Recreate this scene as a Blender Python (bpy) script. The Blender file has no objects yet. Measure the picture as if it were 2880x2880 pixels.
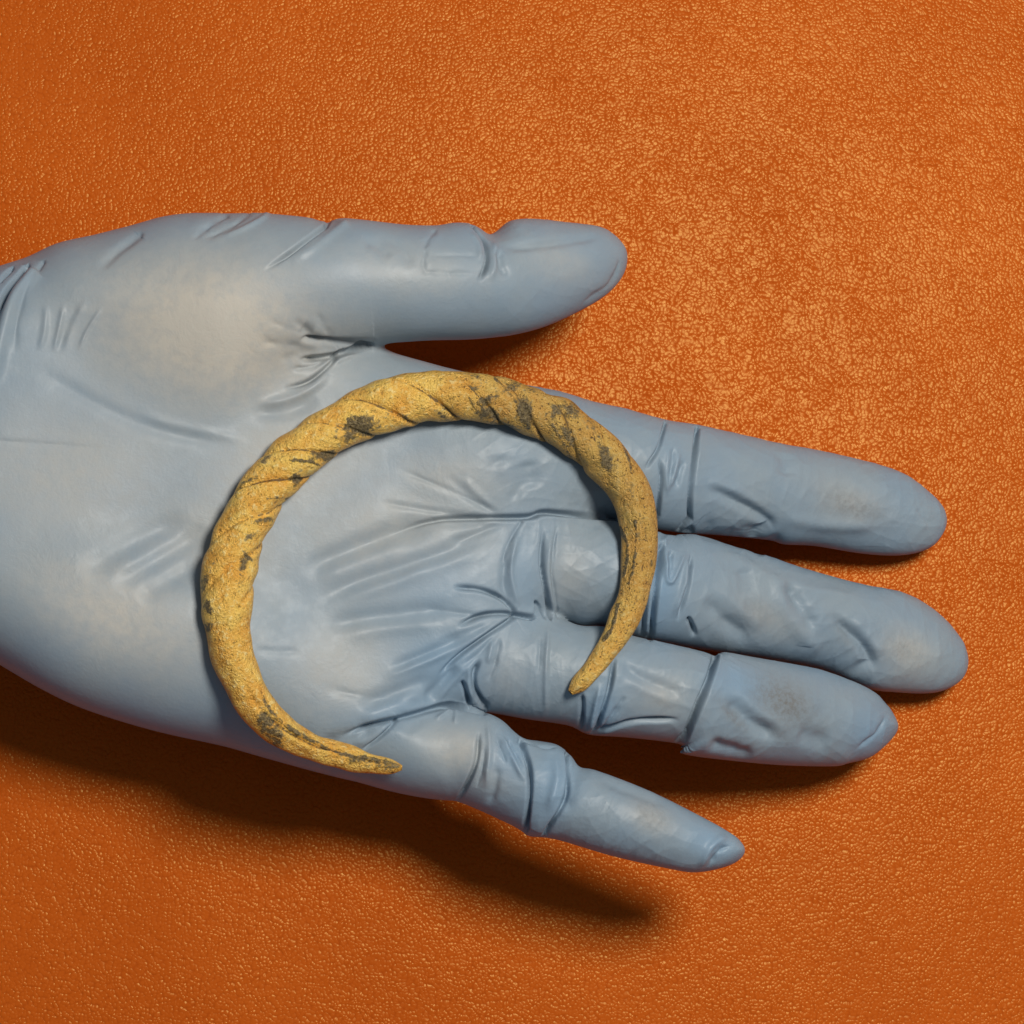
import bpy, math, random
import numpy as np
from mathutils import Vector, Matrix

random.seed(4)
rng = np.random.default_rng(4)
S = bpy.context.scene
MM = 0.001

# ------------------------------------------------------------------ camera
CAM = Vector((-107.0, -114.0, 750.0))          # millimetres above the leather
LAMP = Vector((193.0, 172.0, 750.0))
FRAME = 220.0                                  # mm across the picture at the leather
cd = bpy.data.cameras.new("camera")
cam = bpy.data.objects.new("camera", cd)
S.collection.objects.link(cam)
cam.location = CAM * MM
_b = CAM.normalized()                          # looks down at the middle of the sheet, picture upright along +y
_r = Vector((0, 1, 0)).cross(_b).normalized()
cam.rotation_euler = Matrix((_r, _b.cross(_r), _b)).transposed().to_euler()
cd.sensor_width = 36.0
cd.lens = 36.0 * CAM.length / FRAME
cd.clip_start = 0.01
cd.clip_end = 20.0
S.camera = cam

# ------------------------------------------------------------------ light
W = bpy.data.worlds.new("World")
S.world = W
W.use_nodes = True
bg = W.node_tree.nodes["Background"]
bg.inputs[0].default_value = (0.58, 0.78, 1.0, 1)
bg.inputs[1].default_value = 0.16

ld = bpy.data.lights.new("lamp", 'AREA')
ld.shape = 'DISK'
ld.size = 0.22
ld.energy = 5.5
ld.color = (1.0, 0.945, 0.855)
lamp = bpy.data.objects.new("lamp", ld)
S.collection.objects.link(lamp)
lamp.location = LAMP * MM
lamp.rotation_euler = (-LAMP).to_track_quat('-Z', 'Y').to_euler()

S.view_settings.view_transform = 'Standard'
S.view_settings.look = 'None'
S.view_settings.exposure = 0.0
S.view_settings.gamma = 1.0

# ------------------------------------------------------------------ photo point -> place at a height
RM = np.array(cam.rotation_euler.to_matrix())
C0 = np.array(CAM)

def place(px, z):
    """photo points (n,2) in 2880 px -> xy in mm on the plane at height z"""
    px = np.atleast_2d(np.asarray(px, float))
    z = np.broadcast_to(np.asarray(z, float), (len(px),))
    k = FRAME / CAM.length / 2880.0
    d = np.stack([(px[:, 0] - 1440) * k, (1440 - px[:, 1]) * k, -np.ones(len(px))], 1) @ RM.T
    t = (z - C0[2]) / d[:, 2]
    return C0[:2] + d[:, :2] * t[:, None]

# ------------------------------------------------------------------ shader helpers
def new_mat(name):
    m = bpy.data.materials.new(name)
    m.use_nodes = True
    nt = m.node_tree
    for n in list(nt.nodes):
        nt.nodes.remove(n)
    out = nt.nodes.new("ShaderNodeOutputMaterial")
    b = nt.nodes.new("ShaderNodeBsdfPrincipled")
    nt.links.new(b.outputs[0], out.inputs[0])
    return m, nt, b

class NT:
    def __init__(s, nt): s.nt = nt
    def n(s, kind, **kw):
        node = s.nt.nodes.new(kind)
        for k, v in kw.items():
            if k.startswith('_'):
                node.inputs[k[1:].replace('_', ' ')].default_value = v
            else:
                setattr(node, k, v)
        return node
    def l(s, a, b): s.nt.links.new(a, b)
    def noise(s, vec, scale, detail=3, rough=0.55, dist=0.0):
        n = s.n("ShaderNodeTexNoise")
        n.inputs['Scale'].default_value = scale
        n.inputs['Detail'].default_value = detail
        n.inputs['Roughness'].default_value = rough
        n.inputs['Distortion'].default_value = dist
        s.l(vec, n.inputs['Vector'])
        return n.outputs[0]
    def math(s, op, a, b=None, c=None, clamp=False):
        n = s.n("ShaderNodeMath", operation=op)
        n.use_clamp = clamp
        for i, v in enumerate((a, b, c)):
            if v is None: continue
            if isinstance(v, (int, float)): n.inputs[i].default_value = v
            else: s.l(v, n.inputs[i])
        return n.outputs[0]
    def ramp(s, v, a, b, lo=0.0, hi=1.0, smooth=True):
        n = s.n("ShaderNodeMapRange")
        n.interpolation_type = 'SMOOTHSTEP' if smooth else 'LINEAR'
        s.l(v, n.inputs['Value'])
        n.inputs['From Min'].default_value = a
        n.inputs['From Max'].default_value = b
        n.inputs['To Min'].default_value = lo
        n.inputs['To Max'].default_value = hi
        return n.outputs[0]
    def mix(s, f, a, b, mode='MIX'):
        n = s.n("ShaderNodeMix", data_type='RGBA', blend_type=mode)
        for i, v in ((0, f), (6, a), (7, b)):
            if isinstance(v, (int, float)): n.inputs[i].default_value = v
            elif isinstance(v, tuple): n.inputs[i].default_value = (*v, 1)
            else: s.l(v, n.inputs[i])
        return n.outputs[2]
    def bump(s, h, dist, strength=1.0, normal=None):
        n = s.n("ShaderNodeBump")
        n.inputs['Strength'].default_value = strength
        n.inputs['Distance'].default_value = dist
        s.l(h, n.inputs['Height'])
        if normal is not None: s.l(normal, n.inputs['Normal'])
        return n.outputs[0]
    def attr(s, name):
        n = s.n("ShaderNodeAttribute", attribute_name=name)
        return n.outputs['Fac']

# ------------------------------------------------------------------ leather
def leather_material():
    m, nt, b = new_mat("orange_leather")
    q = NT(nt)
    co = q.n("ShaderNodeNewGeometry").outputs['Position']
    # warp so that the pebbles stretch and turn over the hide
    wn = q.n("ShaderNodeTexNoise"); wn.inputs['Scale'].default_value = 260; wn.inputs['Detail'].default_value = 2
    q.l(co, wn.inputs['Vector'])
    sub = q.n("ShaderNodeVectorMath", operation='SUBTRACT'); q.l(wn.outputs['Color'], sub.inputs[0]); sub.inputs[1].default_value = (.5, .5, .5)
    sc = q.n("ShaderNodeVectorMath", operation='SCALE'); q.l(sub.outputs[0], sc.inputs[0]); sc.inputs['Scale'].default_value = 0.0016
    add = q.n("ShaderNodeVectorMath", operation='ADD'); q.l(co, add.inputs[0]); q.l(sc.outputs[0], add.inputs[1])
    wv = add.outputs[0]
    v = q.n("ShaderNodeTexVoronoi", feature='F1', voronoi_dimensions='2D'); v.inputs['Scale'].default_value = 1420
    q.l(wv, v.inputs['Vector'])
    v2 = q.n("ShaderNodeTexVoronoi", feature='SMOOTH_F1', voronoi_dimensions='2D'); v2.inputs['Scale'].default_value = 620; v2.inputs['Smoothness'].default_value = 0.6
    q.l(wv, v2.inputs['Vector'])
    dome = q.math('SUBTRACT', 1.0, q.math('POWER', v.outputs['Distance'], 2.0))
    dome2 = q.math('SUBTRACT', 1.0, v2.outputs['Distance'])
    amp = q.math('MULTIPLY', q.ramp(q.noise(co, 380, 2), 0.30, 0.70, 0.75, 1.35), q.ramp(q.noise(co, 60, 3), 0.30, 0.72, 0.75, 1.15))
    fine = q.noise(co, 2600, 2)
    h = q.math('ADD', q.math('MULTIPLY', dome, 1.0), q.math('MULTIPLY', dome2, 0.08))
    h = q.math('MULTIPLY', h, amp)
    h = q.math('ADD', h, q.math('MULTIPLY', fine, 0.09))
    q.l(q.bump(h, 0.000098, 1.0), b.inputs['Normal'])
    tone = q.noise(co, 22, 4)
    c = q.mix(q.ramp(tone, .3, .7), (0.505, 0.088, 0.0068), (0.56, 0.103, 0.0088))
    pit = q.ramp(v.outputs['Distance'], 0.35, 0.75)
    c = q.mix(q.math('MULTIPLY', pit, 0.30), c, (0.40, 0.058, 0.005))
    q.l(c, b.inputs['Base Color'])
    q.l(q.ramp(q.noise(co, 400, 3), .3, .7, .20, .26), b.inputs['Roughness'])
    b.inputs['Specular IOR Level'].default_value = 0.135
    b.inputs['Specular Tint'].default_value = (1.0, 0.80, 0.28, 1)
    return m

def leather():
    n = 90
    xs = np.linspace(-0.9, 0.9, n)
    X, Y = np.meshgrid(xs, xs, indexing='ij')
    R = np.hypot(X, Y)
    Z = 0.0006 * np.sin(X * 21 + 1) * np.sin(Y * 17 + .4) * np.clip((R - .18) * 4, 0, 1)
    v = np.stack([X, Y, Z], -1).reshape(-1, 3)
    i = np.arange(n * n).reshape(n, n)
    f = np.stack([i[:-1, :-1], i[1:, :-1], i[1:, 1:], i[:-1, 1:]], -1).reshape(-1, 4)
    o = mesh_obj("leather_surface", v, f, leather_material())
    o["kind"] = "structure"
    o["label"] = "orange pebble grained leather sheet under the hand"
    return o

def mesh_obj(name, v, f, mat, attrs=None):
    me = bpy.data.meshes.new(name)
    v = np.asarray(v, np.float32); f = np.asarray(f, np.int32)
    me.vertices.add(len(v)); me.vertices.foreach_set("co", v.ravel())
    me.loops.add(f.size); me.loops.foreach_set("vertex_index", f.ravel())
    me.polygons.add(len(f))
    me.polygons.foreach_set("loop_start", np.arange(0, f.size, f.shape[1], dtype=np.int32))
    me.update(calc_edges=True)
    me.validate()
    me.polygons.foreach_set("use_smooth", np.ones(len(me.polygons), bool))
    for k, a in (attrs or {}).items():
        at = me.attributes.new(k, 'FLOAT', 'POINT')
        at.data.foreach_set("value", np.asarray(a, np.float32))
    if mat: me.materials.append(mat)
    o = bpy.data.objects.new(name, me)
    S.collection.objects.link(o)
    return o

leather()

# ------------------------------------------------------------------ field grid for the hand
VOX = 0.42
X0, X1, Y0, Y1, Z0, Z1 = -190.0, 106.0, -88.0, 76.0, -1.0, 64.0
gx = np.arange(X0, X1, VOX, dtype=np.float32)
gy = np.arange(Y0, Y1, VOX, dtype=np.float32)
gz = np.arange(Z0, Z1, VOX, dtype=np.float32)
GX, GY = np.meshgrid(gx, gy, indexing='ij')

def blur(a, s):
    r = int(3 * s) + 1
    k = np.exp(-0.5 * (np.arange(-r, r + 1) / s) ** 2); k /= k.sum()
    for ax in (0, 1):
        p = np.pad(a, [(r, r) if i == ax else (0, 0) for i in range(2)], mode='edge')
        o = np.zeros_like(a)
        for i, w in enumerate(k):
            sl = [slice(None)] * 2; sl[ax] = slice(i, i + a.shape[ax]); o += w * p[tuple(sl)]
        a = o
    return a

def seg_dist(PX, PY, P):
    """distance and position (0..1 by length) of the nearest point of polyline P, plus side"""
    P = np.asarray(P, np.float32)
    L = np.hypot(*(P[1:] - P[:-1]).T); cum = np.concatenate([[0], np.cumsum(L)])
    best = np.full(PX.shape, 1e9, np.float32); t_ = np.zeros_like(best); sd = np.zeros_like(best)
    for i in range(len(P) - 1):
        dx, dy = P[i + 1] - P[i]; l2 = dx * dx + dy * dy + 1e-9
        ax, ay = PX - P[i, 0], PY - P[i, 1]
        t = np.clip((ax * dx + ay * dy) / l2, 0, 1)
        d = (ax - t * dx) ** 2 + (ay - t * dy) ** 2
        m = d < best
        best[m] = d[m]; t_[m] = (cum[i] + t[m] * L[i]) / cum[-1]
        cr = (dx * ay - dy * ax); sd[m] = np.sign(cr[m])
    return np.sqrt(best), t_, sd

def smooth_line(P, n=6):
    """Catmull-Rom through the points"""
    P = np.asarray(P, float)
    if len(P) < 3: return P
    Q = np.vstack([2 * P[0] - P[1], P, 2 * P[-1] - P[-2]])
    out = []
    for i in range(1, len(Q) - 2):
        for t in np.arange(n) / n:
            a, b, c, d = Q[i - 1], Q[i], Q[i + 1], Q[i + 2]
            out.append(.5 * (2 * b + (c - a) * t + (2 * a - 5 * b + 4 * c - d) * t * t + (3 * b - a - 3 * c + d) * t ** 3))
    out.append(Q[-2])
    return np.array(out)

def poly_sdf(P):
    d, _, _ = seg_dist(GX, GY, np.vstack([P, P[:1]]))
    ins = np.zeros(GX.shape, bool)
    Q = np.roll(P, -1, 0)
    for (ax, ay), (bx, by) in zip(P, Q):
        c = ((ay > GY) != (by > GY)) & (GX < (bx - ax) * (GY - ay) / (by - ay + 1e-12) + ax)
        ins ^= c
    return np.where(ins, d, -d).astype(np.float32)      # positive inside

def axis_fields(axis):
    """axis rows: px, py, centre height, half thickness, edge radius"""
    A = np.asarray(axis, float)
    xy = place(A[:, :2], A[:, 2])
    L = np.hypot(*(xy[1:] - xy[:-1]).T); cum = np.concatenate([[0], np.cumsum(L)]) / L.sum()
    _, t, _ = seg_dist(GX, GY, xy)
    F = [np.interp(t, cum, A[:, k]).astype(np.float32) for k in (2, 3, 4)]
    return [blur(f, 8) for f in F]

def outline(px, axis):
    A = np.asarray(axis, float)
    px = smooth_line(np.vstack([px, px[:1]]), 4)[:-1]
    z = np.full(len(px), 26.0)
    for _ in range(2):
        ax_xy = place(A[:, :2], A[:, 2]); xy = place(px, z)
        L = np.hypot(*(ax_xy[1:] - ax_xy[:-1]).T); cum = np.concatenate([[0], np.cumsum(L)]) / L.sum()
        _, t, _ = seg_dist(xy[:, 0].astype(np.float32), xy[:, 1].astype(np.float32), ax_xy)
        z = np.interp(t, cum, A[:, 2])
    return place(px, z)

def part_field(px, axis):
    zc, T, R = axis_fields(axis)
    d = poly_sdf(outline(px, axis))
    ds = blur(d, 4.5)
    w = np.clip((d - 1.0) / 4.0, 0, 1); w = w * w * (3 - 2 * w)
    d = d * (1 - w) + ds * w
    u = np.maximum(R - d, 0)
    F = np.empty(GX.shape + (len(gz),), np.float32)
    for k, z in enumerate(gz):
        F[:, :, k] = np.sqrt(u * u + ((z - zc) * R / T) ** 2) - R
    return F

def smin(a, b, k):
    h = np.abs(a - b); h = np.maximum(k - h, 0); h *= h; h *= 0.25 / k
    return np.minimum(a, b) - h

PALM = [(-1000,900),(-430,850),(-220,800),(0,755),(89,741),(164,713),(268,693),(373,668),(462,650),(560,660),(700,720),
        (860,830),(985,925),(1052,972),(1193,1040),(1400,1088),(1600,1140),(1660,1260),(1660,1440),(1590,1600),(1540,1720),
        (1440,1850),(1330,1950),(1262,1995),(1240,2060),(1260,2150),(1240,2222),(1100,2210),(994,2196),(870,2165),(745,2127),
        (621,2088),(435,2050),(248,1996),(124,1940),(0,1868),(-220,1740),(-430,1640),(-1000,1600)]
PALM_AX = [(-1000,1250,28,22,22),(-430,1250,29,19,19),(0,1300,32,15.5,16),(400,1350,32,14,15),(800,1450,31.5,13,15),(1200,1550,30.5,12.5,13),(1600,1550,29,11,12)]
THUMB = [(60,900),(80,800),(164,738),(268,712),(385,682),(470,650),(552,627),(656,606),(716,602),(790,608),(865,616),(909,629),(954,619),(1014,623),(1133,634),
         (1222,637),(1267,630),(1310,630),(1345,642),(1375,661),(1400,648),(1431,624),(1491,619),(1580,629),(1670,638),(1714,656),(1752,693),
         (1763,728),(1752,775),(1714,822),(1650,864),(1550,911),(1461,936),(1342,951),(1193,955),(1050,967),(930,990),(830,1040),
         (700,1110),(540,1140),(380,1110),(200,1030),(90,960)]
THUMB_AX = [(60,900,28,14.5,20),(250,905,31.5,15.3,20),(420,905,34.5,16,20),(600,880,37,16.5,19),(900,800,41,14,14),(1150,790,41,12.5,12.8),(1400,790,37,12,12),(1600,760,30,10.5,11),(1755,730,26,8.5,10)]
INDEX = [(1080,1030),(1193,1040),(1400,1087),(1618,1124),(1759,1151),(1876,1184),(1964,1199),(2087,1225),(2187,1248),(2296,1267),
         (2445,1300),(2535,1333),(2600,1375),(2645,1420),(2661,1468),(2640,1518),(2601,1548),(2528,1562),(2425,1556),(2295,1535),(2207,1530),
         (2166,1518),(2010,1503),(1928,1499),(1850,1487),(1730,1461),(1585,1448),(1528,1446),(1455,1456),(1300,1463),(1150,1470),(1080,1250)]
INDEX_AX = [(1080,1250,29,13,13.5),(1450,1270,29,12.5,13),(1800,1315,27,11.5,11.8),(2050,1360,19,10.5,11.2),(2300,1405,11.5,9.5,10.6),(2500,1440,8.3,7.8,10),(2655,1465,6.3,6,9)]
MIDDLE = [(1280,1480),(1455,1460),(1528,1448),(1585,1450),(1730,1463),(1830,1490),(1881,1508),(1928,1502),(1990,1512),(2062,1538),(2166,1569),
          (2243,1595),(2347,1624),(2450,1650),(2528,1664),(2590,1690),(2650,1735),(2700,1797),(2720,1856),(2706,1908),(2660,1940),(2606,1950),
          (2528,1947),(2440,1936),(2321,1885),(2218,1863),(2130,1848),(2021,1834),(1866,1806),(1778,1786),(1699,1760),(1631,1757),(1580,1739),
          (1497,1726),(1383,1724),(1280,1730)]
MIDDLE_AX = [(1280,1600,29,12,11.5),(1500,1590,30,11.5,11.3),(1800,1640,28,11.3,11.5),(2050,1695,20,10.8,11.8),(2300,1755,13,10.4,11.5),(2550,1820,8.6,8.2,10.6),(2715,1860,6.3,6,9)]
RING = [(1240,1790),(1383,1727),(1497,1729),(1580,1742),(1631,1760),(1699,1763),(1778,1789),(1866,1809),(1985,1836),(2012,1846),(2026,1836),
        (2045,1836),(2130,1851),(2218,1866),(2321,1888),(2440,1938),(2490,1983),(2519,2027),(2517,2066),(2455,2126),(2385,2147),(2342,2155),
        (2187,2151),(2032,2136),(1930,2122),(1918,2112),(1913,2092),(1768,2074),(1675,2068),(1643,2060),(1597,2039),(1488,2023),(1364,2000),(1290,1984),(1210,1960)]
RING_AX = [(1240,1880,30,11.5,11),(1500,1880,31,11,10.8),(1750,1925,31,10.8,10.8),(1985,1985,28,11,11),(2200,2010,21.5,10.8,11),(2400,2030,15.5,9.4,10.4),(2515,2040,13,7.5,9)]
PINKY = [(1080,2040),(1200,1995),(1290,1987),(1364,2005),(1411,2028),(1465,2074),(1520,2085),(1566,2095),(1605,2126),(1628,2157),(1675,2167),
         (1799,2213),(1915,2268),(2032,2330),(2080,2365),(2093,2400),(2055,2433),(1962,2454),(1876,2442),(1721,2407),(1566,2361),
         (1490,2352),(1470,2338),(1426,2314),(1279,2250),(1100,2204),(1030,2130)]
PINKY_AX = [(1080,2120,31,10,9.8),(1350,2140,33,10,9.6),(1530,2220,35.5,9.6,9.8),(1750,2290,38,8.4,8.6),(1950,2370,37,7.5,7.8),(2088,2405,36,6.2,6.8)]

def build_field():
    F = part_field(INDEX, INDEX_AX)
    for p, a in ((MIDDLE, MIDDLE_AX), (RING, RING_AX), (PINKY, PINKY_AX)):
        F = smin(F, part_field(p, a), 0.7)
    F = smin(F, part_field(PALM, PALM_AX), 5.0)
    # mound at the little-finger side and the ball of the thumb
    for (px, py, z, rx, ry, rz, ang) in ((420,1740,32,44,17,15.5,-22), (1330,1330,30,20,13,12.8,0), (1250,1650,30,18,20,11.6,0)):
        (cx, cy), = place([(px, py)], z)
        c, s = math.cos(math.radians(ang)), math.sin(math.radians(ang))
        U = ((GX - cx) * c + (GY - cy) * s) / rx; V = (-(GX - cx) * s + (GY - cy) * c) / ry
        uv = U * U + V * V
        r = min(rx, ry, rz)
        for k, zz in enumerate(gz):
            e = (np.sqrt(uv + ((zz - z) / rz) ** 2) - 1) * r
            F[:, :, k] = smin(F[:, :, k], e, 6.0)
    kx = np.clip((place([(900, 900)], 35)[0, 0] - GX) / 25, 0, 1); kx = kx * kx * (3 - 2 * kx)
    F = smin(F, part_field(THUMB, THUMB_AX), (3.0 + 8.0 * kx)[:, :, None])
    return F

def surface_nets(F):
    """one continuous closed quad surface where F = 0"""
    I = F < 0
    nx, ny, nz = F.shape
    c = np.zeros((nx - 1, ny - 1, nz - 1), np.uint8)
    offs = [(a, b, d) for a in (0, 1) for b in (0, 1) for d in (0, 1)]
    for a, b, d in offs:
        c += I[a:nx - 1 + a, b:ny - 1 + b, d:nz - 1 + d]
    act = np.argwhere((c > 0) & (c < 8))
    idx = np.full(c.shape, -1, np.int32)
    idx[act[:, 0], act[:, 1], act[:, 2]] = np.arange(len(act))
    vals = {o: F[act[:, 0] + o[0], act[:, 1] + o[1], act[:, 2] + o[2]] for o in offs}
    acc = np.zeros((len(act), 3)); cnt = np.zeros(len(act))
    for o in offs:
        for ax in range(3):
            if o[ax]: continue
            p = list(o); p[ax] = 1; p = tuple(p)
            a, b = vals[o], vals[p]
            m = (a < 0) != (b < 0)
            t = np.where(m, a / np.where(m, a - b, 1), 0)
            pt = np.tile(np.array(o, float), (len(act), 1)); pt[:, ax] = t
            acc += np.where(m[:, None], pt, 0); cnt += m
    v = (act + acc / cnt[:, None]) * VOX + np.array([X0, Y0, Z0])
    faces = []
    for ax in range(3):
        sl0 = [slice(None)] * 3; sl1 = [slice(None)] * 3
        sl0[ax] = slice(0, -1); sl1[ax] = slice(1, None)
        A, B = I[tuple(sl0)], I[tuple(sl1)]
        e = np.argwhere(A != B)
        u, w = (ax + 1) % 3, (ax + 2) % 3
        ok = (e[:, u] > 0) & (e[:, w] > 0) & (e[:, u] < F.shape[u] - 1) & (e[:, w] < F.shape[w] - 1)
        e = e[ok]
        inside = A[e[:, 0], e[:, 1], e[:, 2]]
        def cell(du, dw):
            q = e.copy(); q[:, u] += du; q[:, w] += dw
            return idx[q[:, 0], q[:, 1], q[:, 2]]
        quad = np.stack([cell(-1, -1), cell(0, -1), cell(0, 0), cell(-1, 0)], 1)
        quad[~inside] = quad[~inside][:, ::-1]
        faces.append(quad)
    return v, np.vstack(faces)

F = build_field()
F[0] = np.maximum(F[0], 0.5)
# height of the palm side over every point
ins = F < 0
anyin = ins.any(2)
top_k = len(gz) - 1 - np.argmax(ins[:, :, ::-1], axis=2)
i_, j_ = np.indices(top_k.shape)
k1 = np.minimum(top_k + 1, len(gz) - 1)
fa, fb = F[i_, j_, top_k], F[i_, j_, k1]
TOP = np.where(anyin, gz[top_k] + VOX * np.clip(fa / np.where(np.abs(fa - fb) < 1e-6, 1, fa - fb), 0, 1), 0).astype(np.float32)

def top_z(xy):
    a = np.clip((xy[:, 0] - X0) / VOX, 0, len(gx) - 2); b = np.clip((xy[:, 1] - Y0) / VOX, 0, len(gy) - 2)
    i, j = a.astype(int), b.astype(int); a -= i; b -= j
    return TOP[i, j] * (1 - a) * (1 - b) + TOP[i + 1, j] * a * (1 - b) + TOP[i, j + 1] * (1 - a) * b + TOP[i + 1, j + 1] * a * b

def on_top(px):
    z = np.full(len(np.atleast_2d(px)), 40.0)
    for _ in range(5):
        xy = place(px, z); t = top_z(xy); z = np.where(t > 1, .5 * z + .5 * t, z)
    return place(px, z), z

HV, HF = surface_nets(F)
del F, ins


def glove_material():
    m, nt, b = new_mat("blue_nitrile")
    q = NT(nt)
    co = q.n("ShaderNodeTexCoord").outputs['Object']
    st = q.attr("stretch_light"); sm = q.attr("smudge")
    n1 = q.noise(co, 70, 4); n2 = q.noise(co, 420, 4, .6)
    base = q.mix(q.ramp(n1, .3, .7), (0.236, 0.312, 0.385), (0.266, 0.325, 0.372))
    f = q.math('MULTIPLY', st, q.ramp(n2, .25, .75, .75, 1.1), clamp=True)
    base = q.mix(f, base, (0.54, 0.50, 0.435))  # beige of stretched film, brightened in colour to stand in for more light
    base = q.mix(q.math('MULTIPLY', q.attr('loose'), q.ramp(n1, .25, .7, .4, .8), clamp=True), base, (0.205, 0.345, 0.500))
    g = q.math('MULTIPLY', sm, q.ramp(q.noise(co, 900, 4, .7), .40, .62, .55, 1.0), clamp=True)
    base = q.mix(g, base, (0.185, 0.185, 0.182))
    q.l(base, b.inputs['Base Color'])
    q.l(q.ramp(n2, .3, .7, .43, .55), b.inputs['Roughness'])
    b.inputs['Specular IOR Level'].default_value = 0.30
    b.inputs['Subsurface Weight'].default_value = 0.22
    b.inputs['Subsurface Radius'].default_value = (1.0, 0.75, 0.7)
    b.inputs['Subsurface Scale'].default_value = 0.0013
    b.inputs['Coat Weight'].default_value = 0.05
    b.inputs['Coat Roughness'].default_value = 0.27
    fine = q.math('ADD', q.math('MULTIPLY', q.noise(co, 1500, 3), .5), q.math('MULTIPLY', q.noise(co, 260, 4), 1.0))
    cr = q.math('ABSOLUTE', q.math('SUBTRACT', q.noise(co, 150, 4, .55, 1.2), .5))
    cr = q.math('MULTIPLY', cr, q.ramp(q.noise(co, 35, 2), .40, .68, .1, 1.0))
    q.l(q.bump(cr, 0.00032, .8, q.bump(fine, 0.00010, .8)), b.inputs['Normal'])
    return m

def ellipse_mask(vxy, rows):
    out = np.zeros(len(vxy), np.float32)
    for (px, py, rx, ry, ang, amt) in rows:
        xy, z = on_top([(px, py)])
        k = FRAME / 2880
        c, s = math.cos(math.radians(-ang)), math.sin(math.radians(-ang))
        dx, dy = vxy[:, 0] - xy[0, 0], vxy[:, 1] - xy[0, 1]
        r = np.hypot((dx * c + dy * s) / (rx * k), (-dx * s + dy * c) / (ry * k))
        out = np.maximum(out, amt * np.exp(-(r ** 2) * 1.2))
    return out

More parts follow.
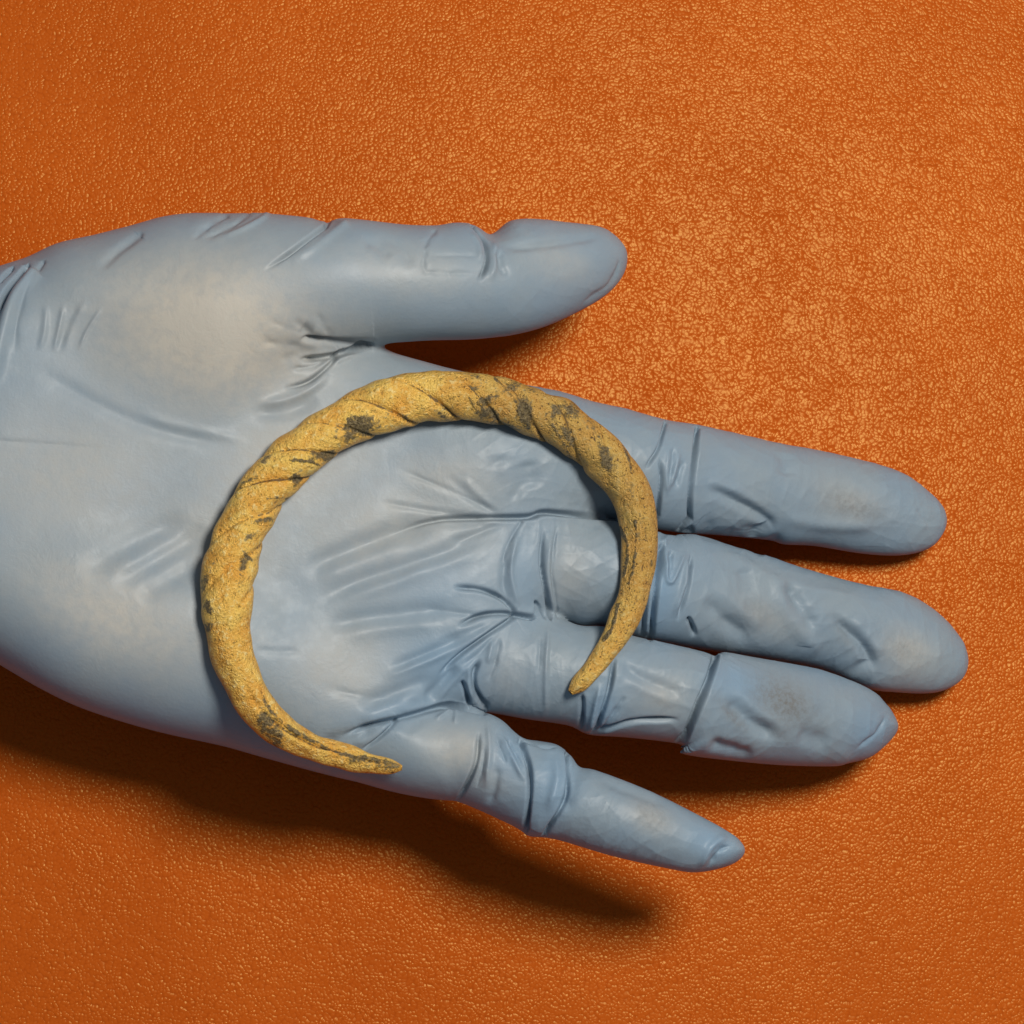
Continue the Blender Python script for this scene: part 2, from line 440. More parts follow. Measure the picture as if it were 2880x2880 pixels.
def glove():
    me = bpy.data.meshes.new("hand_base")
    tmp = mesh_obj("hand_base", HV, HF, None)
    mod = tmp.modifiers.new("smooth", 'SMOOTH'); mod.factor = .5; mod.iterations = 3
    sub = tmp.modifiers.new("subdivide", 'SUBSURF'); sub.levels = 1; sub.render_levels = 1
    dg = bpy.context.evaluated_depsgraph_get()
    ev = tmp.evaluated_get(dg); em = ev.to_mesh()
    n = len(em.vertices)
    v = np.empty(n * 3, np.float32); em.vertices.foreach_get("co", v); v = v.reshape(-1, 3)
    nrm = np.empty(n * 3, np.float32); em.vertices.foreach_get("normal", nrm); nrm = nrm.reshape(-1, 3)
    f = np.empty(len(em.loops), np.int32); em.loops.foreach_get("vertex_index", f); f = f.reshape(-1, 4)
    ev.to_mesh_clear()
    old = tmp.data
    bpy.data.objects.remove(tmp); bpy.data.meshes.remove(old); bpy.data.meshes.remove(me)
    up = np.clip((nrm[:, 2] - 0.02) / 0.45, 0, 1)
    D = np.zeros(n, np.float32)
    x, y = v[:, 0], v[:, 1]
    for kind, w, a, pts, *opt in WRINKLES:
        opt = opt[0] if opt else ''
        P, _ = on_top(smooth_line(pts, 8))
        pad = 4 * w + (9 if kind in 'cF' else 2)
        m = np.flatnonzero((up > 0) & (x > P[:, 0].min() - pad) & (x < P[:, 0].max() + pad) & (y > P[:, 1].min() - pad) & (y < P[:, 1].max() + pad))
        if not len(m): continue
        d, t, sd = seg_dist(x[m], y[m], P)
        ta = np.ones_like(t) if 'a' in opt else np.clip(t / .25, 0, 1)
        tb = np.ones_like(t) if 'b' in opt else np.clip((1 - t) / .25, 0, 1)
        env = ta * tb; env = env * env * (3 - 2 * env)
        if kind == 'g':      # pressed line with soft lips
            sg = d * sd * (1 if (len(pts) + int(pts[0][0])) % 2 else -1)
            wv = w * (.55 + .35 * np.sin(t * 9 + pts[0][1]) ** 2)
            h = -np.exp(-(d / wv) ** 2) - .22 * np.exp(-(d / (2.4 * w)) ** 2) + np.where(sg > 0, .42, .10) * np.exp(-((d - 2.0 * w) / (1.7 * w)) ** 2)
            h = h * (.8 + .2 * np.sin(t * 14 + pts[0][0]))
        elif kind == 'c':    # crease: a narrow slit where one side laps over the other
            s = d * sd * (-1 if 'R' in opt else 1)
            k = 1 / (1 + np.exp(-np.clip(s / (.45 * w), -30, 30)))
            w = w * 1.2
            h = -2.0 * np.exp(-((s + .5 * w) / w) ** 2) * np.where(np.abs(np.abs(s) - d) < 1e-3, 1, 0) + .38 * k * np.exp(-np.abs(s) / 2.2) - .22 * (1 - k) * np.exp(-np.abs(s) / 1.6)
            h = h * (.85 + .15 * np.sin(t * 11 + pts[0][0]))
        elif kind == 'v':    # plain soft dent
            h = -np.exp(-(d / w) ** 2)
        elif kind == 'r':    # ridge
            h = np.exp(-(d / w) ** 2)
        elif kind == 'F':    # fold: raised to the left of the line, sharp on the line, easing away
            s = d * sd
            k = 1 / (1 + np.exp(-np.clip(s / .13, -30, 30)))
            h = k * np.exp(-np.abs(s) / (3.2 * w)) - (1 - k) * .45 * np.exp(-np.abs(s) / (1.2 * w))
        end = (t < 1e-4) | (t > 1 - 1e-4)
        h = np.where(end, h * np.exp(-(d / .8) ** 2), h)
        if kind in 'vr':     # folds swell and thin out along their run
            h = h * (1.0 if kind == 'v' else .70) * BOOST * (.95 + .15 * np.sin(t * 6 + pts[0][1] * .7) + .06 * np.sin(t * 17 + pts[0][0]))
        D[m] += a * env * h
    # slow unevenness of a loose glove
    for _ in range(26):
        kx, ky = rng.normal(0, .16, 2); D += .035 * np.sin(kx * x + ky * y + rng.uniform(0, 6.28))
    # crumpled loose film on the fingers and their bases
    fx = np.clip((x - place([(1150, 1700)], 35)[0, 0]) / 25, 0, 1)
    cru = np.zeros(n, np.float32)
    for _ in range(16):
        a, k = rng.uniform(0, np.pi), rng.uniform(.35, .95)
        p = k * (np.cos(a) * x + np.sin(a) * y) + 1.6 * np.sin(.23 * (np.cos(a + 1.3) * x + np.sin(a + 1.3) * y) + rng.uniform(0, 6.28)) + rng.uniform(0, 6.28)
        cru += (1 - np.abs(np.sin(p))) ** 2 * np.clip(np.sin(.19 * (np.cos(a + 2) * x + np.sin(a + 2) * y) + rng.uniform(0, 6.28)), 0, 1)
    D += .075 * (cru - cru.mean()) * fx * np.where(y > place([(1500, 1000)], 35)[0, 1], .5, 1)
    v = v + nrm * (D * up)[:, None]
    st = ellipse_mask(v, STRETCH_LIGHT); sm = ellipse_mask(v, SMUDGE)
    cut = np.clip(up, 0, 1)
    o = mesh_obj("gloved_hand", v * MM, f, glove_material(), {"stretch_light": st * cut, "smudge": sm * cut, "loose": ellipse_mask(v, LOOSE) * cut})
    o["label"] = "open hand in a wrinkled pale blue nitrile glove, palm up, holding the gold ring"
    o["category"] = "hand"
    return o

BOOST = 1.5
_wr = random.Random(11)
WRINKLES = [
 # index finger
 ('c',.34,1.0,[(1966,1204),(1956,1310),(1946,1404),(1943,1495)],'abL'),
 ('c',.30,.70,[(1871,1186),(1850,1259),(1811,1321)],'aR'),
 ('c',.30,.70,[(1860,1285),(1863,1362),(1850,1466)],'bL'),
 ('r',.45,.40,[(1880,1260),(1874,1340),(1880,1400)]),
 ('r',.45,.45,[(1912,1270),(1895,1330),(1882,1380)]),
 ('g',.5,.40,[(1895,1250),(1885,1350)]),
 ('v',.6,.45,[(1925,1290),(1900,1380)]),
 ('v',1.1,1.0,[(1974,1367),(2062,1404),(2140,1450),(2181,1492),(2197,1528)],'b'),
 ('r',1.3,.70,[(2180,1450),(2321,1474),(2480,1481)]),
 ('r',1.2,.45,[(1985,1345),(2080,1385),(2160,1430)]),
 ('v',.9,.65,[(2300,1492),(2380,1508),(2460,1545)]),
 ('v',1.2,.55,[(1960,1480),(2050,1490),(2160,1500)]),
 ('r',.9,.5,[(2215,1500),(2260,1530)]),
 ('v',2.0,.45,[(2207,1270),(2215,1345)]),
 ('g',.7,.25,[(2580,1420),(2620,1480)]),
 # middle finger
 ('g',.50,.60,[(1466,1466),(1429,1532),(1412,1590)],'a'),
 ('r',.60,.60,[(1455,1500),(1437,1607),(1462,1720)]),
 ('v',.8,.45,[(1425,1560),(1418,1640),(1440,1715)]),
 ('c',.30,.75,[(1530,1480),(1528,1600),(1552,1735)],'bL'),
 ('g',.45,.50,[(1569,1462),(1552,1600),(1570,1732)],'b'),
 ('r',.7,.50,[(1548,1500),(1541,1620),(1562,1725)]),
 ('c',.28,.6,[(1500,1690),(1520,1715),(1530,1735)],'bR'),
 ('c',.36,1.1,[(1866,1535),(1858,1600),(1848,1675),(1832,1800)],'abL'),
 ('c',.32,.90,[(1822,1640),(1819,1704),(1808,1790)],'bL'),
 ('r',.50,.70,[(1870,1545),(1873,1620),(1884,1637),(1899,1620),(1931,1548)]),
 ('v',.5,.50,[(1888,1545),(1887,1610)]),
 ('r',.6,.55,[(1935,1560),(1925,1640),(1890,1740)]),
 ('c',.34,.70,[(1946,1544),(1934,1653),(1900,1751)],'R'),
 ('c',.34,.80,[(1936,1730),(1950,1760),(1958,1788)],'L'),
 ('r',.7,.6,[(1858,1535),(1890,1505),(1910,1512)]),
 ('v',1.6,.80,[(2212,1625),(2257,1704),(2300,1780)]),
 ('r',1.6,.60,[(2170,1600),(2215,1720),(2300,1830)]),
 ('v',1.2,1.0,[(2335,1722),(2395,1780),(2435,1825),(2452,1868)]),
 ('r',1.4,.50,[(2400,1735),(2455,1795),(2480,1850)]),
 ('v',1.6,.70,[(1978,1676),(2040,1747),(2120,1805)]),
 ('r',1.5,.45,[(2010,1640),(2080,1710),(2160,1770)]),
 ('r',1.4,.45,[(2004,1530),(2149,1613),(2239,1646),(2450,1682)]),
 ('v',2.2,.45,[(2090,1590),(2110,1680)]),
 # ring finger
 ('c',.40,1.25,[(2018,1843),(2000,1903),(1967,1986),(1922,2096)],'abL'),
 ('F',1.1,.80,[(2020,1836),(2000,1903),(1967,1986),(1918,2110)],'ab'),
 ('r',.50,.45,[(1545,1750),(1535,1880),(1535,2020)]),
 ('g',.40,.30,[(1520,1780),(1512,1900)]),
 ('c',.34,.95,[(1732,1840),(1716,1942),(1678,2062)],'bL'),
 ('c',.32,.75,[(1640,1945),(1652,2060)],'bL'),
 ('r',.6,.70,[(1690,1920),(1672,2000),(1662,2060)],'b'),
 ('g',.6,.50,[(1760,1955),(1730,2000),(1690,2055)],'b'),
 ('v',1.4,.55,[(1740,1855),(1799,1905),(1930,1960)]),
 ('r',1.3,.4,[(1750,1900),(1830,1945),(1920,1975)]),
 ('c',.32,.75,[(1690,2058),(1783,2031),(1915,2027)],'aR'),
 ('v',1.6,.95,[(2030,1960),(2112,2026),(2190,2078)]),
 ('r',1.4,.5,[(2070,1935),(2130,2000),(2230,2060)]),
 ('v',1.1,.8,[(1990,2084),(2050,2105),(2120,2125)]),
 ('v',2.0,.6,[(2240,2060),(2340,2090)]),
 ('g',.6,.45,[(2404,2110),(2470,2060),(2498,2005)]),
 # little finger
 ('c',.36,1.0,[(1468,2080),(1490,2150),(1493,2230),(1480,2348)],'abL'),
 ('c',.36,.95,[(1592,2110),(1598,2182),(1583,2256),(1529,2345)],'abR'),
 ('v',1.3,.55,[(1610,2140),(1612,2200),(1580,2290)]),
 ('r',.9,.5,[(1560,2115),(1565,2190),(1540,2290)]),
 ('g',.45,.6,[(1455,2075),(1520,2098),(1570,2100)]),
 ('c',.34,.80,[(1345,2050),(1338,2130),(1318,2190),(1279,2262)],'bR'),
 ('r',.55,.55,[(1368,2024),(1376,2107),(1366,2223)]),
 ('g',.45,.50,[(1364,2100),(1356,2160),(1339,2220)]),
 ('g',.45,.50,[(1390,2050),(1410,2110),(1425,2150)]),
 ('r',.5,.50,[(1405,2060),(1440,2130),(1478,2200)]),
 ('g',.45,.40,[(1425,2070),(1450,2120),(1475,2160)]),
 ('v',.8,.4,[(1400,2150),(1390,2220),(1370,2270)]),
 ('r',.8,.55,[(1965,2448),(1995,2385),(2047,2348)]),
 ('g',.6,.50,[(1990,2440),(2020,2395),(2060,2375)]),
 ('v',1.4,.45,[(1660,2180),(1760,2220),(1900,2275)]),
 # palm
 ('c',.42,1.25,[(1850,1489),(1730,1461),(1585,1448),(1528,1446),(1475,1458),(1288,1461),(1218,1468),(1164,1482),(1090,1510)],'aL'),
 ('v',2.0,.85,[(1250,1462),(1150,1488),(1060,1520),(960,1560),(840,1612)]),
 ('r',2.0,.45,[(1150,1520),(1020,1570),(880,1630)]),
 ('v',1.5,.65,[(1410,1480),(1330,1520),(1247,1557),(1123,1598),(998,1640),(874,1700)]),
 ('r',1.5,.45,[(1380,1530),(1250,1585),(1100,1640),(950,1690)]),
 ('v',.8,.35,[(1420,1470),(1360,1492),(1260,1530)]),
 ('v',1.8,.5,[(1300,1700),(1185,1723),(1050,1735),(900,1765)]),
 ('r',1.6,.35,[(1250,1750),(1100,1765),(950,1790)]),
 ('c',.38,.95,[(1270,1655),(1350,1662),(1412,1688),(1448,1724)],'bR'),
 ('c',.38,1.0,[(1280,1760),(1350,1729),(1412,1722),(1460,1727),(1500,1733)],'bL'),
 ('c',.36,.95,[(1448,1731),(1371,1781),(1288,1843),(1230,1900)],'aR'),
 ('r',.9,.75,[(1436,1734),(1309,1810),(1164,1872),(1070,1912)]),
 ('v',1.1,.55,[(1330,1780),(1200,1840),(1090,1885)]),
 ('r',.8,.6,[(1338,1855),(1284,1901),(1212,1982)]),
 ('v',1.4,.7,[(1290,1870),(1240,1925),(1190,1980)]),
 ('v',1.5,.6,[(1230,1900),(1120,1945),(1000,1990)]),
 ('r',1.3,.4,[(1190,1950),(1100,1985),(1000,2025)]),
 ('c',.36,.85,[(1350,1850),(1330,1901),(1338,1950),(1366,1992)],'bR'),
 ('c',.32,.70,[(1300,1908),(1313,1946),(1322,1980)],'bL'),
 ('r',.5,.5,[(1322,1870),(1316,1920),(1330,1965)]),
 ('g',.5,.50,[(1408,1790),(1394,1860),(1372,1920)]),
 ('r',.5,.4,[(1385,1800),(1370,1870)]),
 ('c',.40,1.15,[(1363,2000),(1284,1982),(1247,1981),(1185,2000),(1114,2019),(1040,2037),(950,2074)],'aR'),
 ('v',1.5,.5,[(1060,2040),(980,2070),(900,2095)]),
 ('c',.28,.60,[(1121,2021),(1065,2075),(1012,2112)],'aR'),
 ('r',.7,.35,[(1105,2030),(1050,2065),(990,2100)]),
 ('r',.45,.4,[(1272,1990),(1222,2025)]),
 ('r',.4,.35,[(1284,1988),(1278,2040)]),
 ('v',.8,.10,[(712,1826),(770,1832),(850,1832)]),
 ('v',2.4,.50,[(540,1455),(400,1520),(217,1620)]),
 ('v',2.2,.50,[(590,1480),(460,1560),(310,1655)]),
 ('r',2.0,.40,[(560,1480),(430,1550),(290,1620)]),
 ('v',2.0,.40,[(560,1590),(460,1640),(380,1690)]),
 ('v',1.5,.26,[(83,1018),(155,1070),(362,1180),(492,1220),(673,1255)]),
 ('r',1.0,.25,[(380,1160),(500,1200),(700,1240)]),
 ('g',.6,.10,[(0,1240),(150,1250),(300,1262)],'a'),
 ('v',2.2,.45,[(1480,1290),(1500,1380)]),
 ('r',1.8,.45,[(1400,1290),(1450,1400)]),
 ('v',2.4,.45,[(1400,1270),(1420,1340),(1480,1400)]),
 # ball of the thumb and the web
 ('r',.6,.30,[(130,850),(125,930),(110,990)]),
 ('r',.5,.35,[(181,850),(165,930),(150,995)]),
 ('r',.8,.35,[(248,842),(205,910),(176,1000)]),
 ('r',.4,.30,[(290,860),(245,930),(220,990)]),
 ('v',.9,.22,[(225,850),(190,930),(165,990)]),
 ('v',1.0,.40,[(393,664),(330,710),(274,764)],'a'),
 ('g',.9,.45,[(635,605),(580,640),(540,678)],'a'),
 ('g',.8,.40,[(700,600),(640,640),(565,675)],'a'),
 ('r',.6,.4,[(760,600),(690,640),(610,670)],'a'),
 ('c',.34,.65,[(935,622),(870,668),(800,720),(735,765)],'aR'),
 ('r',.9,.40,[(970,630),(890,690),(810,740)],'a'),
 ('c',.36,.90,[(835,953),(920,955),(1000,957),(1060,960)],'L'),
 ('c',.40,1.2,[(835,1012),(920,1000),(980,985),(1048,966)],'bL'),
 ('c',.34,.80,[(795,1092),(870,1068),(930,1018),(955,988)],'bL'),
 ('g',.5,.45,[(815,1040),(880,1030),(930,1005)]),
 ('r',.9,.70,[(720,1137),(800,1125),(870,1095),(932,1045)]),
 ('r',.6,.4,[(900,1030),(960,1010),(1010,990)]),
 ('v',1.3,.40,[(700,1160),(800,1160),(900,1120)]),
 # wrist
 ('r',1.3,1.1,[(96,765),(41,831),(10,914),(-6,1000),(-20,1100)],'a'),
 ('c',.40,1.1,[(72,748),(22,810),(-8,880),(-25,960)],'aR'),
 ('c',.32,.60,[(30,752),(-15,800)],'aR'),
 ('g',.8,.45,[(120,735),(70,820),(45,920),(40,1000)],'a'),
 # thumb
 ('c',.36,1.05,[(1325,632),(1358,675),(1368,715),(1362,755),(1340,795)],'aR'),
 ('r',.7,.55,[(1388,672),(1392,740),(1375,795)]),
 ('r',.6,.35,[(1320,650),(1345,690),(1350,740)]),
 ('g',.6,.20,[(1190,723),(1270,720),(1350,722)]),
 ('g',.7,.18,[(1180,765),(1260,770),(1345,770)]),
 ('g',.6,.30,[(1230,640),(1200,680),(1188,720)]),
 ('g',.6,.30,[(1200,700),(1190,740),(1200,780)]),
 ('v',.9,.50,[(1395,700),(1408,745),(1430,785)]),
 ('v',1.0,.45,[(1400,700),(1520,690),(1620,676),(1700,660)]),
 ('g',.7,.45,[(1745,715),(1735,770),(1700,815),(1640,855)],'R'),
 ('v',1.4,.35,[(1010,680),(1060,690),(1100,730)]),
 ('v',1.2,.25,[(1050,660),(1130,700),(1160,760)]),
]
# fine stretch folds fanning from the finger bases over the palm
for (ax, ay), n_, spread in (((1455, 1470), 7, (150, 200)), ((1440, 1735), 8, (160, 235)), ((1290, 1975), 7, (170, 235)), ((960, 985), 7, (125, 215))):
    for i_ in range(n_):
        a_ = math.radians(_wr.uniform(*spread)) if ax > 1000 else math.radians(_wr.uniform(125, 200))
        r0, r1 = _wr.uniform(25, 90), _wr.uniform(180, 420) if ax > 1000 else _wr.uniform(120, 260)
        b_ = _wr.uniform(-.25, .25)
        pts_ = [(ax + r * math.cos(a_ + b_ * r / r1), ay - r * math.sin(a_ + b_ * r / r1) * (1 if a_ < math.pi else 1)) for r in (r0, (r0 + r1) / 2, r1)]
        WRINKLES.append((_wr.choice('vvrg'), _wr.uniform(.5, 1.3), _wr.uniform(.12, .30), pts_))
STRETCH_LIGHT = [(590,920,330,210,8,1.25),(330,1060,250,110,28,.35),(860,800,200,90,0,.35),(1250,1340,170,80,5,.45),(330,1730,300,140,22,.8),  # thin stretched areas; thumb ball and palm also lightened in place of light
           (150,1500,250,180,0,.25),(950,1880,170,130,-20,.5),(800,1300,320,190,-25,.55),(200,1330,330,220,0,.5),(600,1500,300,200,0,.4),(1100,1500,300,200,0,.45),(300,850,200,120,0,.35),(1100,760,250,90,0,.35),(2400,1410,120,55,14,.35),(2560,1830,90,70,20,.55),
           (1290,2110,95,70,15,.6),(1380,2190,70,45,20,.35),(1600,1620,70,110,0,.3),(1860,1960,80,60,10,.4),(1580,740,120,70,0,.3),(1830,2300,70,45,25,.45),
           (2160,1740,100,55,20,.3),(1420,1900,70,90,0,.3)]
LOOSE = [(1230,1650,170,120,0,.55),(1250,1870,150,110,0,.8),(1470,1600,60,130,0,.5),(1860,1650,60,160,0,.9),(1130,1990,180,50,-20,.6),(1440,2120,60,90,20,.7),(1560,2200,70,120,15,.8),(1690,2000,60,80,0,.7),(2080,1920,110,70,15,.8),(2450,2070,80,70,0,.7),(2000,2370,90,60,20,.7),(1900,1340,70,140,0,.35),(2300,1860,170,40,15,.5),(2350,1540,170,35,5,.5),(2000,2120,90,40,10,.5)]
SMUDGE = [(2210,1975,110,62,22,1.0),(2400,1425,110,45,15,.6),(1830,2295,70,40,25,.5),(2540,1820,60,40,30,.35),(2060,2010,60,22,40,.7),(1820,2310,60,25,25,.35),(2130,1720,60,35,10,.35),(2380,1790,60,22,45,.4),(2390,1420,110,30,12,.3),(2190,2060,60,18,30,.4)]
glove()

# ------------------------------------------------------------------ gold arm ring
OUTER = [(1131,2160),(1118,2176),(1082,2178),(1005,2172),(939,2156),(849,2125),(795,2102),(721,2059),(663,1993),(632,1939),(609,1888),(585,1838),
         (574,1780),(564,1713),(562,1636),(572,1562),(604,1484),(637,1405),(682,1339),(748,1269),(806,1215),(856,1176),(897,1153),(955,1111),
         (1038,1076),(1100,1051),(1196,1039),(1266,1035),(1318,1045),(1395,1049),(1447,1064),(1494,1088),(1576,1111),(1628,1144),(1690,1188),
         (1735,1222),(1776,1280),(1818,1342),(1841,1414),(1846,1492),(1841,1575),(1833,1621),(1818,1688),(1787,1761),(1740,1833),(1693,1890),(1652,1935),(1622,1952),(1605,1948)]
INNER = [(1131,2158),(1113,2137),(1059,2125),(1024,2111),(985,2094),(915,2086),(865,2055),(811,2016),(772,1976),(741,1919),(721,1861),(708,1811),
         (710,1733),(714,1655),(729,1585),(748,1520),(790,1447),(823,1397),(868,1352),(914,1310),(1013,1248),(1121,1211),(1204,1188),(1245,1186),
         (1333,1188),(1421,1204),(1514,1240),(1613,1297),(1680,1370),(1724,1414),(1743,1466),(1753,1518),(1750,1595),(1740,1673),(1714,1740),
         (1683,1807),(1642,1870),(1603,1916),(1595,1939),(1603,1947)]

def resample(P, n):
    P = np.asarray(P, float); L = np.concatenate([[0], np.cumsum(np.hypot(*(P[1:] - P[:-1]).T))])
    t = np.linspace(0, L[-1], n)
    return np.stack([np.interp(t, L, P[:, 0]), np.interp(t, L, P[:, 1])], 1)

def smooth1(a, s, fix=True):
    r = int(3 * s); k = np.exp(-.5 * (np.arange(-r, r + 1) / s) ** 2); k /= k.sum()
    p = np.concatenate([2 * a[0] - a[r:0:-1], a, 2 * a[-1] - a[-2:-r - 2:-1]]) if fix else np.pad(a, r, mode='edge')
    return np.convolve(p, k, 'valid')

def ring_material():
    m, nt, b = new_mat("worn_gold")
    q = NT(nt)
    co = q.n("ShaderNodeTexCoord").outputs['Object']
    dk = q.attr("crust"); gr = q.attr("groove"); dusk = q.attr("dusk"); rim = q.attr("rim")
    n1 = q.noise(co, 180, 5, .65); n2 = q.noise(co, 900, 4, .7); n3 = q.noise(co, 2400, 3, .6)
    c = q.mix(q.ramp(n1, .30, .70), (0.84, 0.400, 0.055), (1.0, 0.655, 0.145))
    c = q.mix(q.math('MULTIPLY', q.ramp(n2, .52, .68), .75), c, (1.0, 0.80, 0.34))
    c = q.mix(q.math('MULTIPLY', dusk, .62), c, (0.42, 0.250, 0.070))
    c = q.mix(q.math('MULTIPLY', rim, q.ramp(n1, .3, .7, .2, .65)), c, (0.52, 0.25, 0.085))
    pits = q.ramp(q.math('ADD', q.math('MULTIPLY', n2, .55), q.math('MULTIPLY', n3, .45)), .46, .37)
    pw = q.math('ADD', .55, q.math('MULTIPLY', dusk, .65), clamp=True)
    c = q.mix(q.math('MULTIPLY', pits, pw), c, (0.10, 0.055, 0.022))
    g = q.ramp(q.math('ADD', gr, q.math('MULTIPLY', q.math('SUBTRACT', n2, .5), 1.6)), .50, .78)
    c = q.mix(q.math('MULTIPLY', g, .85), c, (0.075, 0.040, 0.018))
    k = q.ramp(q.math('ADD', dk, q.math('ADD', q.math('MULTIPLY', q.math('SUBTRACT', n2, .5), 2.2), q.math('MULTIPLY', q.math('SUBTRACT', n1, .5), 2.2))), .50, 1.02)
    crust = q.mix(q.ramp(n3, .35, .65), (0.060, 0.042, 0.020), (0.20, 0.150, 0.070))
    c = q.mix(q.math('MULTIPLY', k, .95), c, crust)
    q.l(c, b.inputs['Base Color'])
    dark = q.math('MAXIMUM', k, q.math('MULTIPLY', g, .9))
    q.l(q.math('MULTIPLY', q.math('SUBTRACT', 1.0, dark, clamp=True), .20), b.inputs['Metallic'])
    q.l(q.ramp(n2, .3, .7, .26, .50), b.inputs['Roughness'])
    h = q.math('ADD', q.math('MULTIPLY', n1, 1.0), q.math('ADD', q.math('MULTIPLY', n2, .65), q.math('MULTIPLY', n3, .30)))
    h = q.math('SUBTRACT', h, q.math('MULTIPLY', k, .25))
    q.l(q.bump(h, 0.0012, .9), b.inputs['Normal'])
    return m

CRUST = [(1430,1095,40,14,-30,.9),(1550,1165,34,16,-35,.95),(1660,1200,16,36,-30,.85),(1700,1290,14,46,-28,.8),(1770,1380,10,40,-12,.7),(1800,1500,9,50,0,.7),(1330,1090,30,12,-20,.75),(1290,1150,30,9,10,.75),(1018,1196,52,22,-8,1),(976,1228,26,13,-25,1),(918,1277,36,15,-15,1),(835,1347,13,18,20,1),(682,1600,11,44,12,1),(690,1570,18,8,0,.8),(744,1463,28,8,-18,.9),
         (707,1509,20,9,-30,.85),(603,1579,9,14,20,.9),(583,1620,10,38,8,.8),(587,1708,8,18,-15,.9),(592,1760,14,12,40,.85),(752,2038,24,40,-38,1.1),(775,2075,22,30,-50,1.0),
         (1380,1124,40,15,-18,1),(1380,1160,46,15,5,1),(1473,1157,26,34,-30,1.1),(1613,1148,26,24,30,1.1),(1410,1186,60,9,10,.9),(1121,1166,30,9,15,.85),(1230,1160,48,8,18,.75),
         (1345,1060,28,8,15,.8),(1500,1098,22,16,40,.7),(1545,1200,22,14,30,.7),(1600,1230,18,40,-30,.8),(1650,1240,20,30,-20,.6),(1833,1583,10,12,0,.9),(866,1158,14,6,-20,.7),
         (748,1290,16,7,-35,.8),(712,1345,24,6,-20,.8),(683,1365,14,7,-40,.7),(1000,2135,40,12,10,.9),(930,2108,40,8,22,.85),(1085,2150,50,12,12,.9),(1095,2168,36,7,3,.85),(1460,1125,14,22,-30,.7)]
STREAK = [(4,[(733,1945),(750,1985),(790,2030),(850,2070),(910,2100),(960,2122),(1000,2128),(1060,2138),(1122,2155)]),
          (3,[(1787,1466),(1790,1520),(1780,1600),(1770,1640)]),(3,[(1740,1700),(1725,1760),(1700,1800)]),(3,[(1750,1480),(1768,1540),(1758,1620)]),
          (2.5,[(940,1230),(990,1245),(1020,1252)]),(2.5,[(815,1296),(880,1300),(915,1310)]),(2.5,[(750,1405),(790,1398),(825,1393)]),
          (3,[(1318,1120),(1340,1150),(1360,1170)]),(3,[(1395,1065),(1430,1105),(1470,1160),(1490,1200)]),(3,[(1540,1180),(1590,1250),(1615,1290)]),(2.5,[(1755,1250),(1770,1290),(1775,1330)])]

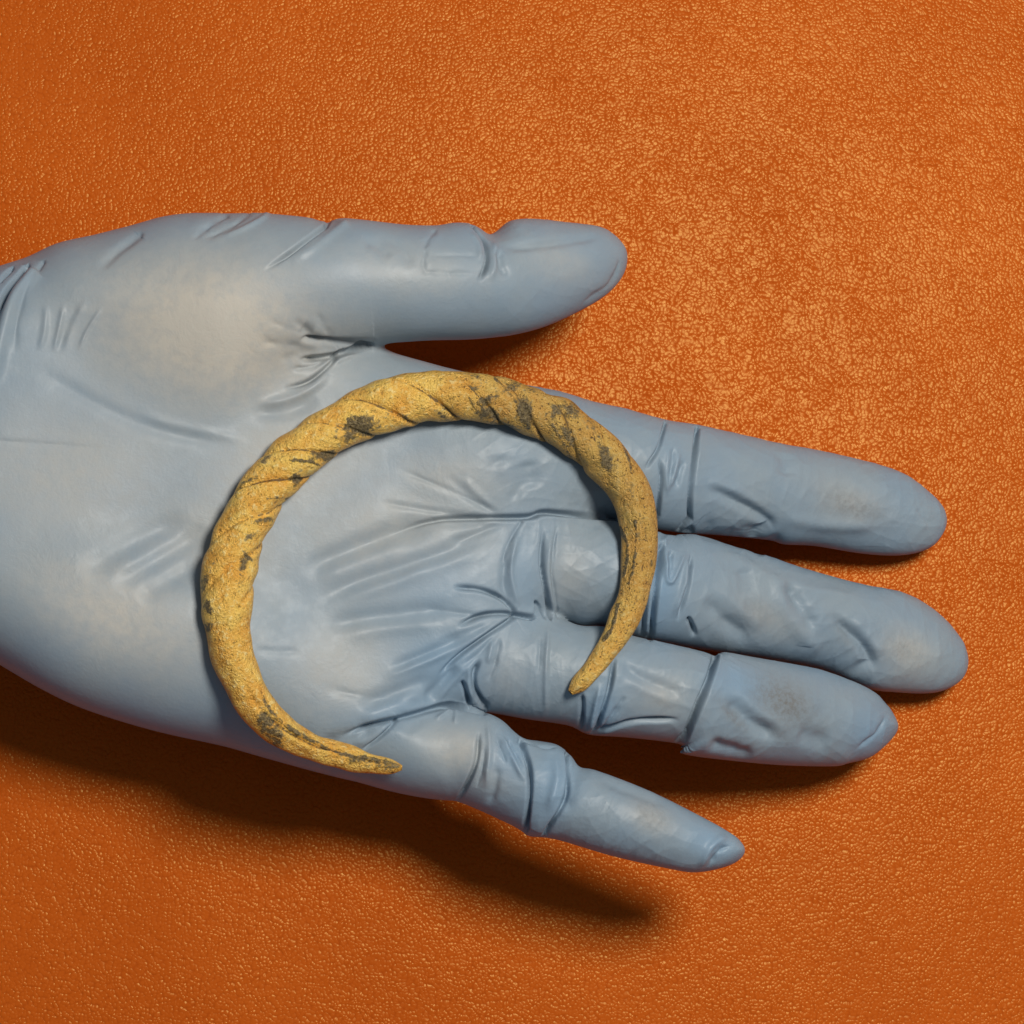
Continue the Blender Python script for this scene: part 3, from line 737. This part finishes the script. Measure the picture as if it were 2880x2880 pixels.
def arm_ring():
    N, M = 1500, 104
    O = resample(smooth_line(OUTER, 6), 900); I = resample(smooth_line(INNER, 6), 900)
    c = .5 * (O + I); hw = .5 * np.hypot(*(O - I).T)
    # resample evenly along the middle line
    L = np.concatenate([[0], np.cumsum(np.hypot(*(c[1:] - c[:-1]).T))]); t = np.linspace(0, L[-1], N)
    c = np.stack([np.interp(t, L, c[:, 0]), np.interp(t, L, c[:, 1])], 1); hw = np.interp(t, L, hw)
    c = np.stack([smooth1(c[:, 0], 14), smooth1(c[:, 1], 14)], 1); hw = np.maximum(smooth1(hw, 7, False), .1)
    r = hw * FRAME / 2880 * 0.94
    z = np.full(N, 50.0)
    for _ in range(4):
        xy = place(c, z)
        seat = np.maximum.reduce([top_z(xy + np.array([a, b])) for a in (-2.5, 0, 2.5) for b in (-2.5, 0, 2.5)])
        T = np.linspace(-1, 1, N)
        pf = np.polynomial.chebyshev.chebfit(T, seat + r * .66, 7)
        z = np.polynomial.chebyshev.chebval(T, pf)
        z = .4 * z + .6 * np.maximum(z, smooth1(seat + r * .58, 60, False))
        z = smooth1(z, 50, False)
    xy = place(c, z)
    r = r * (C0[2] - z) / C0[2]
    c3 = np.column_stack([xy, z])
    tan = np.gradient(c3, axis=0); tan /= np.linalg.norm(tan, axis=1)[:, None]
    up = np.array([0, 0, 1.0]); side = np.cross(tan, up); side /= np.linalg.norm(side, axis=1)[:, None]   # toward the inside of the bend or out of it
    nz = np.cross(side, tan)
    s = np.concatenate([[0], np.cumsum(np.linalg.norm(np.diff(c3, axis=0), axis=1))])
    u = s / s[-1]
    th = np.linspace(0, 2 * np.pi, M, endpoint=False)
    TH, SS = np.meshgrid(th, s, indexing='xy'); U = SS / s[-1]
    def sst(x, a, b):
        x = np.clip((x - a) / (b - a), 0, 1); return x * x * (3 - 2 * x)
    tw = sst(U, .20, .34) * (1 - sst(U, .68, .80))               # where the bar is twisted
    pitch = 29.0
    wob = 1.1 * np.sin(SS / 17 + 1) + .5 * np.sin(SS / 7.3)
    ph = 3 * TH / (2 * np.pi) + SGN * 3 * (SS + wob) / pitch
    fr = np.abs((ph % 1.0) - .5) * 2                              # 1 on a groove
    gro = np.exp(-((1 - fr) / .12) ** 2)
    # groove comes and goes
    vis = .68 + .32 * np.sin(SS * .31 + TH * 1.7 + 2) * np.sin(SS * .13 + 1)
    lobe = -.18 * gro * (.45 + .55 * vis) + .026 * np.cos(fr * np.pi) + .085 * ((ph % 1.0) - .5) * (.6 + .4 * vis)
    lobe = .25 * (np.roll(lobe, 1, 1) + np.roll(lobe, -1, 1)) + .5 * lobe
    plain = .035 * np.cos(4 * TH + .3) * (1 - tw)                 # hammered ends keep a slight square section
    lump = np.zeros_like(SS)
    for _ in range(40):
        a, k = rng.uniform(0, 6.28), rng.normal(0, .55); n = rng.integers(0, 5)
        lump += .0075 * np.sin(k * SS + n * TH + a)
    R = r[:, None] * (1 + tw * lobe + plain + lump)
    # the lower-left end is split by a long crease, the right end by a flatter one
    crease = np.exp(-((TH - (1.35 + .3 * U / .2)) / .16) ** 2) * (1 - sst(U, .13, .20)) * sst(U, .004, .02)
    R *= 1 - .22 * crease
    cr2 = np.exp(-((TH - 1.75) / .14) ** 2) * sst(U, .74, .80) * (1 - sst(U, .93, .98)) * (.6 + .4 * np.sin(SS * .9))
    R *= 1 - .10 * cr2
    V = c3[:, None, :] + R[:, :, None] * (np.cos(TH)[:, :, None] * side[:, None, :] + .95 * np.sin(TH)[:, :, None] * nz[:, None, :])
    v = V.reshape(-1, 3)
    i = np.arange(N * M).reshape(N, M); j = np.roll(i, -1, 1)
    f = np.stack([i[:-1], j[:-1], j[1:], i[1:]], -1).reshape(-1, 4)
    # closed ends
    caps_v = np.vstack([v, c3[0] - tan[0] * .2, c3[-1] + tan[-1] * .2])
    a, b = len(v), len(v) + 1
    capf = [[a, j[0, k], i[0, k], i[0, k]] for k in range(M)] + [[b, i[-1, k], j[-1, k], j[-1, k]] for k in range(M)]
    # masks from the place of each mark on the bar
    K = FRAME / 2880
    zt = v[:, 2]
    crust = np.zeros(len(v), np.float32)
    def at(px):
        px = np.atleast_2d(px).astype(float)
        d = ((px[:, None, :] - c[None]) ** 2).sum(2); k = d.argmin(1)
        return place(px, z[k] + r[k] * .8)
    topw = np.clip((v[:, 2] - np.repeat(z, M)) / np.repeat(r, M) * 2 + 1.0, 0, 1)
    for px, py, rx, ry, ang, amt in CRUST:
        p = at((px, py))[0]; cs, sn = math.cos(math.radians(ang)), math.sin(math.radians(-ang))
        cs = math.cos(math.radians(-ang))
        dx, dy = v[:, 0] - p[0], v[:, 1] - p[1]
        q = np.hypot((dx * cs + dy * sn) / (rx * K * 1.15), (-dx * sn + dy * cs) / (ry * K * 1.15))
        crust = np.maximum(crust, amt * np.clip(1.35 - .85 * q, 0, 1))
    for w, pts in STREAK:
        P = at(smooth_line(pts, 6))
        d, t_, _ = seg_dist(v[:, 0].astype(np.float32), v[:, 1].astype(np.float32), P)
        crust = np.maximum(crust, np.clip(1.30 - .5 * d / (w * K), 0, .95))
    wide = np.exp(-((1 - fr) / .45) ** 2).reshape(-1)
    crust *= topw * (1 - tw.reshape(-1) * (.22 - .50 * wide))
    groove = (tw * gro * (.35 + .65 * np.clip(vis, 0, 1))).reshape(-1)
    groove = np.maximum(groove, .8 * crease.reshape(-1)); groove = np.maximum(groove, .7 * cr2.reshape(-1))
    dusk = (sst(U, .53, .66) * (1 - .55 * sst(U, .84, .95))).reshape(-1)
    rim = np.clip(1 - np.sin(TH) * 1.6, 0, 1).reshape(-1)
    pad = lambda x: np.concatenate([x, [0, 0]])
    me_v = caps_v * MM
    o = mesh_obj("arm_ring", me_v, np.vstack([f, np.zeros((0, 4), int)]), ring_material(),
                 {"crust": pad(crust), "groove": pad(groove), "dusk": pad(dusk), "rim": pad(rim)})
    o["label"] = "open twisted gold arm ring with tapering ends and dark soil patches, lying across the palm"
    o["category"] = "arm ring"
    return o

SGN = 1
arm_ring()
